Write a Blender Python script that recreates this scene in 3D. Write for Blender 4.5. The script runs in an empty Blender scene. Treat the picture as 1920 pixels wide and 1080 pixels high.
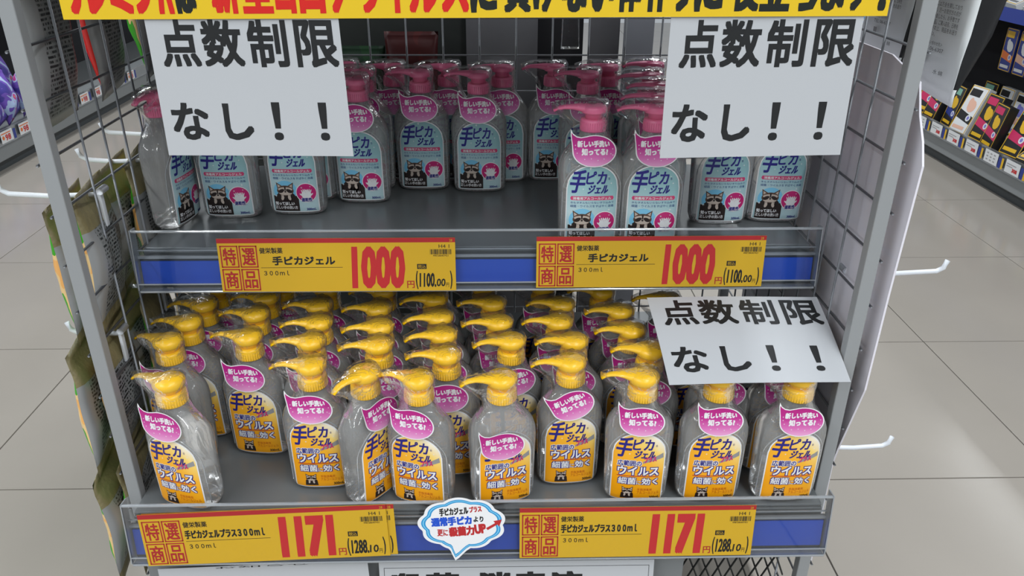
import bpy, bmesh, math, random
from mathutils import Vector, Matrix, noise
random.seed(7)
C = bpy.context.scene.collection
SC = bpy.context.scene
PI = math.pi

# ------------------------------------------------------------------ camera, world, lights, exposure
cam = bpy.data.cameras.new('camera'); cam.sensor_width = 36; cam.lens = 1483.1 / 1920 * 36; cam.clip_start = .02
co = bpy.data.objects.new('camera', cam); C.objects.link(co)
F = Vector((0.02255797, 0.89699018, -0.44147453)); RT = Vector((0.99972324, -0.02318845, 0.00396833)); UP = Vector((0.00667756, 0.44144187, 0.89726501))
M = Matrix((RT, UP, -F)).transposed().to_4x4(); M.translation = Vector((0.0178, -0.7912, 1.0))
co.matrix_world = M; SC.camera = co
SC.view_settings.view_transform = 'Standard'; SC.view_settings.look = 'None'
SC.view_settings.exposure = 0.0; SC.view_settings.gamma = 1; SC.view_settings.use_curve_mapping = False
SC.cycles.transparent_max_bounces = 48; SC.cycles.max_bounces = 14; SC.cycles.transmission_bounces = 10
SC.cycles.diffuse_bounces = 3; SC.cycles.glossy_bounces = 4
SC.cycles.caustics_reflective = False; SC.cycles.caustics_refractive = False
w = bpy.data.worlds.new('store_air'); SC.world = w; w.use_nodes = True
w.node_tree.nodes['Background'].inputs[0].default_value = (.86, .93, 1, 1)
w.node_tree.nodes['Background'].inputs[1].default_value = .44
def lamp(x, y, sx, sy, watts, col=(.93, .97, 1.0)):
    L = bpy.data.lights.new('ceiling_tube', 'AREA'); L.shape = 'RECTANGLE'; L.size = sx; L.size_y = sy; L.energy = watts; L.color = col
    o = bpy.data.objects.new('ceiling_tube', L); C.objects.link(o); o.location = (x, y, 2.78)
for x, watts in ((-4.3, 75), (-1.75, 78), (.85, 85), (3.9, 75)):
    lamp(x, -2.75, .16, 4.4, watts * 1.08); lamp(x, 2.4, .16, 4.2, watts * .82)

# ------------------------------------------------------------------ materials
def lin(c):
    return tuple((v / 255 / 12.92) if v / 255 <= .04045 else ((v / 255 + .055) / 1.055) ** 2.4 for v in c) + (1,)
def mat(name, rgb, rough=.5, metal=0., spec=.5, bump=0, bscale=50, var=0, vscale=8, coat=0, sss=0):
    m = bpy.data.materials.new(name); m.use_nodes = True; nt = m.node_tree; b = nt.nodes['Principled BSDF']
    b.inputs['Base Color'].default_value = lin(rgb); b.inputs['Roughness'].default_value = rough
    b.inputs['Metallic'].default_value = metal; b.inputs['Specular IOR Level'].default_value = spec
    b.inputs['Coat Weight'].default_value = coat; b.inputs['Coat Roughness'].default_value = .08
    if var or bump:
        tc = nt.nodes.new('ShaderNodeTexCoord')
    if var:
        n = nt.nodes.new('ShaderNodeTexNoise'); n.inputs['Scale'].default_value = vscale; n.inputs['Detail'].default_value = 5
        mx = nt.nodes.new('ShaderNodeMix'); mx.data_type = 'RGBA'
        mx.inputs[6].default_value = lin(tuple(max(0, c * (1 - var)) for c in rgb)); mx.inputs[7].default_value = lin(tuple(min(255, c * (1 + var)) for c in rgb))
        nt.links.new(tc.outputs['Object'], n.inputs['Vector']); nt.links.new(n.outputs['Fac'], mx.inputs[0]); nt.links.new(mx.outputs[2], b.inputs['Base Color'])
    if bump:
        n = nt.nodes.new('ShaderNodeTexNoise'); n.inputs['Scale'].default_value = bscale; n.inputs['Detail'].default_value = 4
        bp = nt.nodes.new('ShaderNodeBump'); bp.inputs['Strength'].default_value = bump; bp.inputs['Distance'].default_value = .002
        nt.links.new(tc.outputs['Object'], n.inputs['Vector']); nt.links.new(n.outputs['Fac'], bp.inputs['Height']); nt.links.new(bp.outputs[0], b.inputs['Normal'])
    return m
def gradmat(name, stops, axis, lo, hi, rough=.35, skew=0.):
    """print whose ink runs from one colour to another along an object axis"""
    m = bpy.data.materials.new(name); m.use_nodes = True; nt = m.node_tree; b = nt.nodes['Principled BSDF']; b.inputs['Roughness'].default_value = rough
    tc = nt.nodes.new('ShaderNodeTexCoord'); sp = nt.nodes.new('ShaderNodeSeparateXYZ'); nt.links.new(tc.outputs['Object'], sp.inputs[0])
    mr = nt.nodes.new('ShaderNodeMapRange'); mr.inputs[1].default_value = lo; mr.inputs[2].default_value = hi
    ma = nt.nodes.new('ShaderNodeMath'); ma.operation = 'MULTIPLY_ADD'; ma.inputs[1].default_value = skew
    nt.links.new(sp.outputs[0], ma.inputs[0]); nt.links.new(sp.outputs[axis], ma.inputs[2]); nt.links.new(ma.outputs[0], mr.inputs[0])
    cr = nt.nodes.new('ShaderNodeValToRGB'); e = cr.color_ramp.elements
    e[0].position, e[0].color = stops[0][0], lin(stops[0][1]); e[1].position, e[1].color = stops[-1][0], lin(stops[-1][1])
    for p, c in stops[1:-1]:
        q = e.new(p); q.color = lin(c)
    nt.links.new(mr.outputs[0], cr.inputs[0]); nt.links.new(cr.outputs[0], b.inputs['Base Color'])
    return m
def clearmat(name, tint, trans, ior=1.4, grough=.03, bump=0, bscale=60, film=False, haze=0., fk=1., coat=False, hazecol=(200, 205, 210)):
    """clear plastic: part straight transmission, part refraction or gloss, a little haze"""
    m = bpy.data.materials.new(name); m.use_nodes = True; nt = m.node_tree; nt.nodes.remove(nt.nodes['Principled BSDF']); out = nt.nodes['Material Output']
    t = nt.nodes.new('ShaderNodeBsdfTransparent'); t.inputs[0].default_value = tint
    if film:
        g = nt.nodes.new('ShaderNodeBsdfGlossy'); g.inputs['Roughness'].default_value = grough; g.inputs[0].default_value = (1, 1, 1, 1)
        fr = nt.nodes.new('ShaderNodeFresnel'); fr.inputs[0].default_value = ior
        mx0 = nt.nodes.new('ShaderNodeMath'); mx0.operation = 'MULTIPLY_ADD'; mx0.inputs[1].default_value = fk; mx0.inputs[2].default_value = trans; mx0.use_clamp = True
        nt.links.new(fr.outputs[0], mx0.inputs[0])
    else:
        g = nt.nodes.new('ShaderNodeBsdfGlass'); g.inputs['Roughness'].default_value = grough; g.inputs['IOR'].default_value = ior; g.inputs[0].default_value = tint
    mix = nt.nodes.new('ShaderNodeMixShader')
    nt.links.new(t.outputs[0], mix.inputs[1]); nt.links.new(g.outputs[0], mix.inputs[2])
    if film: nt.links.new(mx0.outputs[0], mix.inputs[0])
    else: mix.inputs[0].default_value = 1 - trans
    last = mix
    if haze:
        d = nt.nodes.new('ShaderNodeBsdfDiffuse'); d.inputs[0].default_value = lin(hazecol)
        m2 = nt.nodes.new('ShaderNodeMixShader'); m2.inputs[0].default_value = haze
        nt.links.new(mix.outputs[0], m2.inputs[1]); nt.links.new(d.outputs[0], m2.inputs[2]); last = m2
    if coat:
        g = nt.nodes.new('ShaderNodeBsdfGlossy'); g.inputs['Roughness'].default_value = .09; g.inputs[0].default_value = (1, 1, 1, 1)
        fr = nt.nodes.new('ShaderNodeFresnel'); fr.inputs[0].default_value = 1.45; m3 = nt.nodes.new('ShaderNodeMixShader'); film = True
        nt.links.new(fr.outputs[0], m3.inputs[0]); nt.links.new(last.outputs[0], m3.inputs[1]); nt.links.new(g.outputs[0], m3.inputs[2]); last = m3
    if bump:
        tc = nt.nodes.new('ShaderNodeTexCoord'); n = nt.nodes.new('ShaderNodeTexNoise'); n.inputs['Scale'].default_value = bscale; n.inputs['Detail'].default_value = 3; n.inputs['Distortion'].default_value = 1.2
        bp = nt.nodes.new('ShaderNodeBump'); bp.inputs['Strength'].default_value = bump; bp.inputs['Distance'].default_value = .004
        nt.links.new(tc.outputs['Object'], n.inputs['Vector']); nt.links.new(n.outputs['Fac'], bp.inputs['Height']); nt.links.new(bp.outputs[0], g.inputs['Normal'])
        if film: nt.links.new(bp.outputs[0], fr.inputs['Normal'])
    nt.links.new(last.outputs[0], out.inputs[0])
    return m
def smallprint(name, paper, ink, sx=260, sz=900, fill=.5, rough=.4, line=.55):
    """rows of print too small to read"""
    m = bpy.data.materials.new(name); m.use_nodes = True; nt = m.node_tree; b = nt.nodes['Principled BSDF']; b.inputs['Roughness'].default_value = rough
    tc = nt.nodes.new('ShaderNodeTexCoord'); mp = nt.nodes.new('ShaderNodeMapping'); mp.inputs['Scale'].default_value = (sx, sx, 0.001)
    nt.links.new(tc.outputs['Object'], mp.inputs[0])
    n = nt.nodes.new('ShaderNodeTexNoise'); n.inputs['Scale'].default_value = 2.2; n.inputs['Detail'].default_value = 2
    sp = nt.nodes.new('ShaderNodeSeparateXYZ'); nt.links.new(tc.outputs['Object'], sp.inputs[0])
    ml = nt.nodes.new('ShaderNodeMath'); ml.operation = 'MULTIPLY'; ml.inputs[1].default_value = sz; nt.links.new(sp.outputs[2], ml.inputs[0])
    fl = nt.nodes.new('ShaderNodeMath'); fl.operation = 'FLOOR'; nt.links.new(ml.outputs[0], fl.inputs[0])
    fc = nt.nodes.new('ShaderNodeMath'); fc.operation = 'FRACT'; nt.links.new(ml.outputs[0], fc.inputs[0])
    cb = nt.nodes.new('ShaderNodeCombineXYZ'); nt.links.new(fl.outputs[0], cb.inputs[2])
    ad = nt.nodes.new('ShaderNodeVectorMath'); ad.operation = 'ADD'; nt.links.new(mp.outputs[0], ad.inputs[0]); 
    sc = nt.nodes.new('ShaderNodeVectorMath'); sc.operation = 'SCALE'; sc.inputs[3].default_value = 7.31; nt.links.new(cb.outputs[0], sc.inputs[0]); nt.links.new(sc.outputs[0], ad.inputs[1])
    nt.links.new(ad.outputs[0], n.inputs['Vector'])
    g1 = nt.nodes.new('ShaderNodeMath'); g1.operation = 'GREATER_THAN'; g1.inputs[1].default_value = 1 - fill; nt.links.new(n.outputs['Fac'], g1.inputs[0])
    g2 = nt.nodes.new('ShaderNodeMath'); g2.operation = 'LESS_THAN'; g2.inputs[1].default_value = line; nt.links.new(fc.outputs[0], g2.inputs[0])
    pr = nt.nodes.new('ShaderNodeMath'); pr.operation = 'MULTIPLY'; nt.links.new(g1.outputs[0], pr.inputs[0]); nt.links.new(g2.outputs[0], pr.inputs[1])
    mx = nt.nodes.new('ShaderNodeMix'); mx.data_type = 'RGBA'; mx.inputs[6].default_value = lin(paper); mx.inputs[7].default_value = lin(ink)
    nt.links.new(pr.outputs[0], mx.inputs[0]); nt.links.new(mx.outputs[2], b.inputs['Base Color'])
    return m
def blobmat(name, cols, scale=30, rough=.4, stretch=(1, 1, 1)):
    """printed picture of blotches: constant colour ramp over a noise"""
    m = bpy.data.materials.new(name); m.use_nodes = True; nt = m.node_tree; b = nt.nodes['Principled BSDF']; b.inputs['Roughness'].default_value = rough
    tc = nt.nodes.new('ShaderNodeTexCoord'); mp = nt.nodes.new('ShaderNodeMapping'); mp.inputs['Scale'].default_value = stretch
    n = nt.nodes.new('ShaderNodeTexNoise'); n.inputs['Scale'].default_value = scale; n.inputs['Detail'].default_value = 1.5; n.inputs['Distortion'].default_value = .6
    cr = nt.nodes.new('ShaderNodeValToRGB'); cr.color_ramp.interpolation = 'CONSTANT'; e = cr.color_ramp.elements
    e[0].position, e[0].color = 0, lin(cols[0][1]); e[1].position, e[1].color = cols[1][0], lin(cols[1][1])
    for p, c in cols[2:]:
        q = e.new(p); q.color = lin(c)
    nt.links.new(tc.outputs['Object'], mp.inputs[0]); nt.links.new(mp.outputs[0], n.inputs['Vector']); nt.links.new(n.outputs['Fac'], cr.inputs[0]); nt.links.new(cr.outputs[0], b.inputs['Base Color'])
    return m
MT = {
 'post': mat('grey_powder_coat', (150, 153, 155), .42, spec=.4), 'wire': mat('grey_wire', (128, 131, 136), .35, .3), 'blackwire': mat('black_wire', (28, 32, 34), .4),
 'shelf': mat('shelf_steel', (112, 116, 118), .28, .15, var=.03), 'shelfdark': mat('dark_steel', (60, 65, 68), .5),
 'tile': mat('floor_tile_stone', (156, 150, 142), .17, spec=.5, var=.035, vscale=3.5), 'grout': mat('floor_joint', (112, 108, 103), .7),
 'ceil': mat('ceiling_board', (215, 215, 212), .8),
 'blue': mat('blue_strip', (30, 84, 205), .45), 'clear': clearmat('clear_acrylic', (.95, .965, .98, 1), .01, 1.4, .05, film=True, haze=0, fk=.6),
 'lip': clearmat('acrylic_edge', (.85, .88, .9, 1), .25, 1.5, .12, film=True, haze=.45, hazecol=(190, 196, 202)),
 'gel': clearmat('clear_gel_bottle', (.965, .968, .97, 1), .68, 1.36, .03, haze=.235, hazecol=(242, 242, 240), coat=True, bump=.16, bscale=20),
 'film': clearmat('shrink_film', (.99, .99, .99, 1), .0, 1.4, .10, bump=.7, bscale=60, film=True, fk=.55, haze=.025, hazecol=(230, 230, 235)),
 'tube': clearmat('dip_tube', (.9, .9, .9, 1), .15, 1.4, .2, film=True, haze=.35),
 'yel': mat('yellow_pump_plastic', (255, 200, 2), .3, spec=.5, bump=.05, bscale=200), 'pink': mat('pink_pump_plastic', (238, 112, 158), .3, spec=.5),
 'white': mat('white_ink', (240, 240, 242), .4), 'paper': mat('white_paper', (186, 189, 193), .55), 'black': mat('black_ink', (22, 24, 26), .5),
 'navy': mat('navy_ink', (34, 30, 130), .4), 'red': mat('red_ink', (190, 40, 44), .4), 'dred': mat('dark_red_ink', (170, 34, 40), .4), 'mag': mat('magenta_ink', (205, 40, 120), .4),
 'rust': mat('rust_ink', (200, 95, 30), .4), 'card': mat('yellow_card', (208, 166, 34), .32, spec=.5), 'banner': mat('yellow_banner', (232, 194, 24), .22, spec=.6, coat=.3, bump=.25, bscale=9),
 'bred': mat('banner_red_ink', (214, 38, 30), .25), 'bblack': mat('banner_black_ink', (30, 34, 30), .25), 'grey': mat('grey_ink', (150, 150, 152), .4),
 'pillred': mat('rose_ink', (214, 70, 120), .4), 'pillblue': mat('pale_blue_ink', (60, 90, 150), .4), 'skyblue': mat('sky_blue_ink', (40, 150, 210), .3), 'ltblue': mat('light_blue_ink', (130, 205, 240), .3),
 'brown': mat('brown_fur_print', (92, 66, 52), .5), 'dbrown': mat('dark_fur_print', (40, 28, 26), .5), 'cream': mat('cream_fur_print', (205, 190, 178), .5),
 'orange': gradmat('orange_label_ink', [(0, (255, 172, 20)), (.50, (255, 186, 45)), (.74, (255, 220, 120)), (.92, (250, 243, 225))], 2, .02, .128, skew=.9),
 'aqua': gradmat('aqua_label_ink', [(0, (176, 208, 214)), (.35, (196, 222, 228)), (.7, (160, 204, 210)), (1, (138, 182, 186))], 2, .0, .11, skew=.3),
 'bubble': gradmat('magenta_tag_ink', [(0, (236, 176, 216)), (.30, (218, 112, 184)), (.62, (192, 40, 142)), (1, (176, 20, 120))], 2, -.022, .02),
 'khaki': mat('khaki_seal', (134, 124, 88), .5, bump=.8, bscale=110, var=.12, vscale=40), 'baggrey': mat('grey_foil', (150, 152, 153), .35, .1),
 'bagprint': smallprint('bag_back_print', (136, 139, 139), (46, 48, 48), 150, 210, .52),
 'baggreen': blobmat('snack_bag_print', [(0, (58, 165, 26)), (.53, (236, 200, 140)), (.66, (238, 176, 100))], 24),
 'silver': mat('silver_foil', (228, 233, 235), .42, .05, bump=.2, bscale=30), 'blackfoil': mat('black_foil', (22, 22, 24), .3, bump=.6, bscale=40),
 'silverprint': smallprint('silver_bag_print', (184, 190, 194), (50, 54, 56), 330, 330, .5, line=.5),
 'board': mat('white_cardboard', (232, 229, 238), .7, var=.02), 'boardbrown': mat('brown_cardboard', (160, 130, 92), .8), 'hook': mat('white_hook', (225, 230, 236), .3),
 'gond': mat('gondola_grey', (128, 132, 134), .5), 'dark': mat('dark_interior', (34, 34, 38), .8), 'darkgreen': mat('dark_board', (46, 50, 48), .7), 'midgrey': mat('grey_board', (110, 110, 114), .7), 'ltgrey': mat('light_grey_board', (150, 153, 162), .7),
 'pouchred': blobmat('red_pouch_print', [(0, (70, 16, 18)), (.55, (84, 22, 22)), (.66, (96, 70, 66))], 16), 'pouchgreen': blobmat('green_pouch_print', [(0, (14, 50, 28)), (.5, (24, 66, 34)), (.6, (36, 50, 80)), (.68, (84, 22, 28))], 16),
 'purple': blobmat('purple_pouch_print', [(0, (70, 60, 150)), (.42, (110, 80, 180)), (.52, (170, 190, 225)), (.6, (190, 60, 150)), (.68, (210, 150, 60))], 14),
 'gold': mat('gold_print', (214, 170, 34), .4), 'packblue': mat('pack_blue', (34, 52, 130), .4), 'packblack': mat('pack_black', (28, 28, 30), .35), 'packmag': mat('pack_magenta', (190, 40, 90), .4), 'packgreen': mat('pack_green', (120, 170, 150), .4),
 'packor': mat('pack_orange', (214, 110, 50), .4), 'packskin': mat('pack_peach', (214, 170, 150), .5), 'packwhite': mat('pack_white', (210, 212, 214), .4), 'packpurple': mat('pack_lavender', (120, 120, 190), .4),
}

# ------------------------------------------------------------------ mesh helpers
def obj(name, bm, mats, parent=None, smooth=False):
    me = bpy.data.meshes.new(name)
    if isinstance(mats, str): mats = [mats]
    for k in mats: me.materials.append(MT[k])
    if smooth:
        for f in bm.faces: f.smooth = True
    bm.normal_update(); bm.to_mesh(me); bm.free()
    o = bpy.data.objects.new(name, me); C.objects.link(o)
    if parent: o.parent = parent
    return o
def empty(name, loc=(0, 0, 0), rz=0., rx=0.):
    o = bpy.data.objects.new(name, None); C.objects.link(o); o.location = loc; o.rotation_euler = (rx, 0, rz); o.empty_display_size = .02
    return o
def tag(o, label, cat, group=None):
    o['label'] = label; o['category'] = cat
    if group: o['group'] = group
    return o
def struct(o):
    o['kind'] = 'structure'; return o
def box(bm, x0, x1, y0, y1, z0, z1, mi=0, bev=0):
    vs = [bm.verts.new((x, y, z)) for x in (x0, x1) for y in (y0, y1) for z in (z0, z1)]
    fs = []
    for q in ((0, 1, 3, 2), (4, 6, 7, 5), (0, 4, 5, 1), (2, 3, 7, 6), (0, 2, 6, 4), (1, 5, 7, 3)):
        f = bm.faces.new([vs[i] for i in q]); f.material_index = mi; fs.append(f)
    if bev:
        es = list({e for f in fs for e in f.edges})
        bmesh.ops.bevel(bm, geom=es, offset=bev, segments=2, affect='EDGES', profile=.5, clamp_overlap=True)
def boxobj(name, b, m, parent=None, bev=0):
    bm = bmesh.new(); box(bm, *b, bev=bev); return obj(name, bm, m, parent)
def tube(bm, pts, radii, n=10, mi=0, sy=1.):
    """tube through pts; radii per point; sy flattens the section"""
    pts = [Vector(p) for p in pts]
    if not isinstance(radii, (list, tuple)): radii = [radii] * len(pts)
    rings = []
    for i, p in enumerate(pts):
        d = (pts[min(i + 1, len(pts) - 1)] - pts[max(i - 1, 0)]).normalized()
        ref = Vector((0, 0, 1)) if abs(d.z) < .9 else Vector((0, 1, 0))
        a = d.cross(ref).normalized(); b = a.cross(d).normalized()
        rings.append([bm.verts.new(p + a * math.cos(t) * radii[i] + b * math.sin(t) * radii[i] * sy) for t in [2 * PI * k / n for k in range(n)]])
    for r0, r1 in zip(rings, rings[1:]):
        for k in range(n):
            f = bm.faces.new((r0[k], r0[(k + 1) % n], r1[(k + 1) % n], r1[k])); f.material_index = mi
    for r in (rings[0], rings[-1]):
        f = bm.faces.new(r); f.material_index = mi
def loft(bm, rings, mi=0, cap0=True, cap1=True):
    rs = [[bm.verts.new(p) for p in r] for r in rings]; n = len(rs[0])
    for a, b in zip(rs, rs[1:]):
        for k in range(n):
            f = bm.faces.new((a[k], a[(k + 1) % n], b[(k + 1) % n], b[k])); f.material_index = mi
    if cap0: bm.faces.new(rs[0][::-1]).material_index = mi
    if cap1: bm.faces.new(rs[-1]).material_index = mi
def sellipse(a, b, n, z, N=40):
    out = []
    for k in range(N):
        t = 2 * PI * k / N; c, s = math.cos(t), math.sin(t)
        out.append((a * math.copysign(abs(c) ** (2 / n), c), b * math.copysign(abs(s) ** (2 / n), s), z))
    return out
def wireobj(name, p0, p1, r, m, parent, n=6):
    bm = bmesh.new(); tube(bm, [p0, p1], r, n); return obj(name, bm, m, parent, True)

# ------------------------------------------------------------------ flat print
_tc = {}
def glyphs(s):
    if s in _tc: return _tc[s]
    c = bpy.data.curves.new('t', 'FONT'); c.body = s; c.size = 1; c.resolution_u = 2
    o = bpy.data.objects.new('t', c); C.objects.link(o)
    me = bpy.data.meshes.new_from_object(o.evaluated_get(bpy.context.evaluated_depsgraph_get()))
    V = [(v.co.x, v.co.y) for v in me.vertices]; Fs = [tuple(p.vertices) for p in me.polygons]
    bpy.data.objects.remove(o); bpy.data.curves.remove(c); bpy.data.meshes.remove(me)
    _tc[s] = (V, Fs); return _tc[s]
class Print:
    def __init__(self): self.items = []; self.mats = []
    def mi(self, m):
        if m not in self.mats: self.mats.append(m)
        return self.mats.index(m)
    def add(self, V, Fs, m, L): self.items.append((V, Fs, self.mi(m), L))
    def text(self, s, box, m, L=2, bold=0., shear=0., rot=0.):
        V, Fs = glyphs(s); V = [(x + y * shear, y) for x, y in V]
        x0 = min(v[0] for v in V); x1 = max(v[0] for v in V); y0 = min(v[1] for v in V); y1 = max(v[1] for v in V)
        u0, v0, u1, v1 = box; u0 += bold; u1 -= bold; v0 += bold; v1 -= bold
        V = [(u0 + (x - x0) / (x1 - x0) * (u1 - u0), v0 + (y - y0) / (y1 - y0) * (v1 - v0)) for x, y in V]
        if rot:
            cu, cv = (u0 + u1) / 2, (v0 + v1) / 2; c, q = math.cos(rot), math.sin(rot)
            V = [(cu + (x - cu) * c - (y - cv) * q, cv + (x - cu) * q + (y - cv) * c) for x, y in V]
        if bold:
            K = ((1, 1), (1, -1), (-1, 1), (-1, -1), (1, 0), (-1, 0), (0, 1), (0, -1))
            if bold > .0014: K += tuple((a * .5, b * .5) for a, b in K)
            for q, (dx, dy) in enumerate(K):
                self.add([(x + bold * dx, y + bold * dy) for x, y in V], Fs, m, L + .05 * q)
        self.add(V, Fs, m, L + .85)
    def outlined(self, s, box, m, mo, L=2, bold=.0002, out=.0006, shear=0.):
        self.text(s, (box[0] - out, box[1] - out, box[2] + out, box[3] + out), mo, L, out + bold, shear)
        self.text(s, box, m, L + 1, bold, shear)
    def poly(self, pts, m, L=1): self.add(list(pts), [tuple(range(len(pts)))], m, L)
    def rect(self, x0, y0, x1, y1, m, L=1): self.poly([(x0, y0), (x1, y0), (x1, y1), (x0, y1)], m, L)
    def frame(self, x0, y0, x1, y1, t, m, L=1, tv=None):
        tv = tv or t
        self.rect(x0, y0, x1, y0 + tv, m, L); self.rect(x0, y1 - tv, x1, y1, m, L); self.rect(x0, y0, x0 + t, y1, m, L); self.rect(x1 - t, y0, x1, y1, m, L)
    def ell(self, cx, cy, rx, ry, m, L=1, n=24, rot=0.):
        c, q = math.cos(rot), math.sin(rot)
        self.poly([(cx + rx * math.cos(t) * c - ry * math.sin(t) * q, cy + rx * math.cos(t) * q + ry * math.sin(t) * c) for t in [2 * PI * k / n for k in range(n)]], m, L)
    def star(self, cx, cy, r, m, L=3):
        self.poly([(cx + (r if k % 2 == 0 else r * .28) * math.cos(k * PI / 4 + PI / 2), cy + (r if k % 2 == 0 else r * .28) * math.sin(k * PI / 4 + PI / 2)) for k in range(8)], m, L)
    def strip(self, x0, x1, lowf, topf, m, L, n=24):
        V = []
        for i in range(n + 1):
            x = x0 + (x1 - x0) * i / n; V += [(x, lowf(x)), (x, topf(x))]
        self.add(V, [(2 * i, 2 * i + 2, 2 * i + 3, 2 * i + 1) for i in range(n)], m, L)
    def build(self, name, fn, parent=None, cut=0):
        V, Fs, MI = [], [], []; g = fn
        if cut: g = lambda u, v, L: (u, L, v)
        for vs, fs, mi, L in self.items:
            b = len(V); V += [g(u, v, L) for u, v in vs]; Fs += [tuple(b + i for i in f) for f in fs]; MI += [mi] * len(fs)
        me = bpy.data.meshes.new(name); me.from_pydata(V, [], Fs)
        for k in self.mats: me.materials.append(MT[k])
        me.polygons.foreach_set('material_index', MI); me.update()
        if cut:
            bm = bmesh.new(); bm.from_mesh(me)
            for k in range(-7, 8): bmesh.ops.bisect_plane(bm, geom=bm.verts[:] + bm.edges[:] + bm.faces[:], plane_co=(k * cut, 0, 0), plane_no=(1, 0, 0), dist=1e-6)
            for zc in (.0065, .0085, .012, .02, .035, .05, .065, .08, .09, .096, .101): bmesh.ops.bisect_plane(bm, geom=bm.verts[:] + bm.edges[:] + bm.faces[:], plane_co=(0, 0, zc), plane_no=(0, 0, 1), dist=1e-6)
            for v in bm.verts: v.co = fn(v.co.x, v.co.z, v.co.y)
            bm.to_mesh(me); bm.free()
        o = bpy.data.objects.new(name, me); C.objects.link(o)
        if parent: o.parent = parent
        return o
def flat(u, v, L): return (u, -L * .00012, v)

# ------------------------------------------------------------------ setting
T = .5207
fl = struct(boxobj('floor', (-3.6, 3.6, -2.4, 6.6, -.06, -.004), 'grout'))
bm = bmesh.new(); box(bm, -T / 2 + .0014, T / 2 - .0014, -T / 2 + .0014, T / 2 - .0014, -.02, 0, bev=.0008)
t0 = obj('floor_tile', bm, 'tile', fl)
first = True
for i in range(-7, 7):
    for j in range(-5, 12):
        t = t0 if first else t0.copy()
        if not first: C.objects.link(t)
        first = False
        t.parent = fl; t.location = (.581 + T * (i - .5), .397 + T * (j + .5), 0)
struct(boxobj('ceiling', (-6, 6, -6, 6, 2.82, 2.9), 'ceil'))

# ------------------------------------------------------------------ promotional rack
rack = tag(empty('display_rack', (0, 0, 0)), 'grey steel promotional rack with wire side panels holding the pump bottles', 'shelving')
ZS1, ZS2 = .32, .60
for s in (-1, 1):
    for y0 in (0, .49):
        boxobj('post', (s * .43, s * .4457, y0, y0 + .014, 0, 1.32) if s > 0 else (-.4457, -.43, y0, y0 + .014, 0, 1.32), 'post', rack, .0012)
    pan = empty('side_panel', (s * .4475, 0, 0)); pan.parent = rack
    for k in range(10):
        y = .0455 + .052 * k
        if k == 0: continue
        wireobj('wire', (0, y, .06), (0, y, 1.3), .0016, 'wire', pan)
    for k in range(-8, 15):
        z = .8655 - .0567 * k
        wireobj('wire', (s * .002, .002, z), (s * .002, .502, z), .0016, 'wire', pan)
bp = empty('back_panel', (0, .503, 0)); bp.parent = rack
for k in range(-7, 8):
    wireobj('wire', (.055 + .0577 * k - .0577, 0, .06), (.055 + .0577 * k - .0577, 0, 1.3), .0016, 'wire', bp)
for k in range(-9, 13):
    wireobj('wire', (-.44, .003, .776 - .0567 * k), (.44, .003, .776 - .0567 * k), .0014, 'wire', bp)
def shelf(y0, z):
    bm = bmesh.new(); box(bm, -.428, .428, y0 + .006, .49, z - .004, z, bev=.0015); box(bm, -.428, .428, y0 + .004, y0 + .016, z - .04, z - .0045, bev=.001); box(bm, -.428, .428, .47, .49, z - .03, z - .004)
    return obj('shelf_board', bm, 'shelf', rack)
shelf(-.035, ZS1); shelf(.138, ZS2); boxobj('base_shelf', (-.428, .24, -.02, .49, .03, .04), 'shelf', rack, .002)
boxobj('top_shelf', (-.428, .428, .0, .49, .955, .98), 'shelf', rack, .002)
def rail(y, z, h, tilt):
    r = empty('price_rail', (0, y, z), 0, math.radians(-tilt)); r.parent = rack
    boxobj('blue_strip', (-.428, .428, .0, .002, -h + .006, -.043), 'blue', r)
    boxobj('rail_back', (-.4295, .4295, .0025, .0045, -h, -.036), 'shelfdark', r)
    bm = bmesh.new(); box(bm, -.43, .43, -.0105, -.0095, -h, -.002)
    obj('clear_cover', bm, 'clear', r)
    bm = bmesh.new()
    box(bm, -.43, .43, -.0115, -.0075, -.003, 0, bev=.001); box(bm, -.43, .43, -.001, .003, -.0395, -.036); box(bm, -.43, .43, -.0115, .003, -h - .003, -h, bev=.001)
    box(bm, -.4315, -.43, -.011, .004, -h, 0); box(bm, .43, .4315, -.011, .004, -h, 0); box(bm, -.43, .43, -.011, -.0095, -h + .008, -h + .0095); box(bm, -.43, .43, -.0005, .001, -.0295, -.028)
    obj('clear_lip', bm, 'lip', r)
    return r
r1 = rail(.1340, .6305, .079, 6); r2 = rail(-.0365, .3465, .086, 6)

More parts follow.
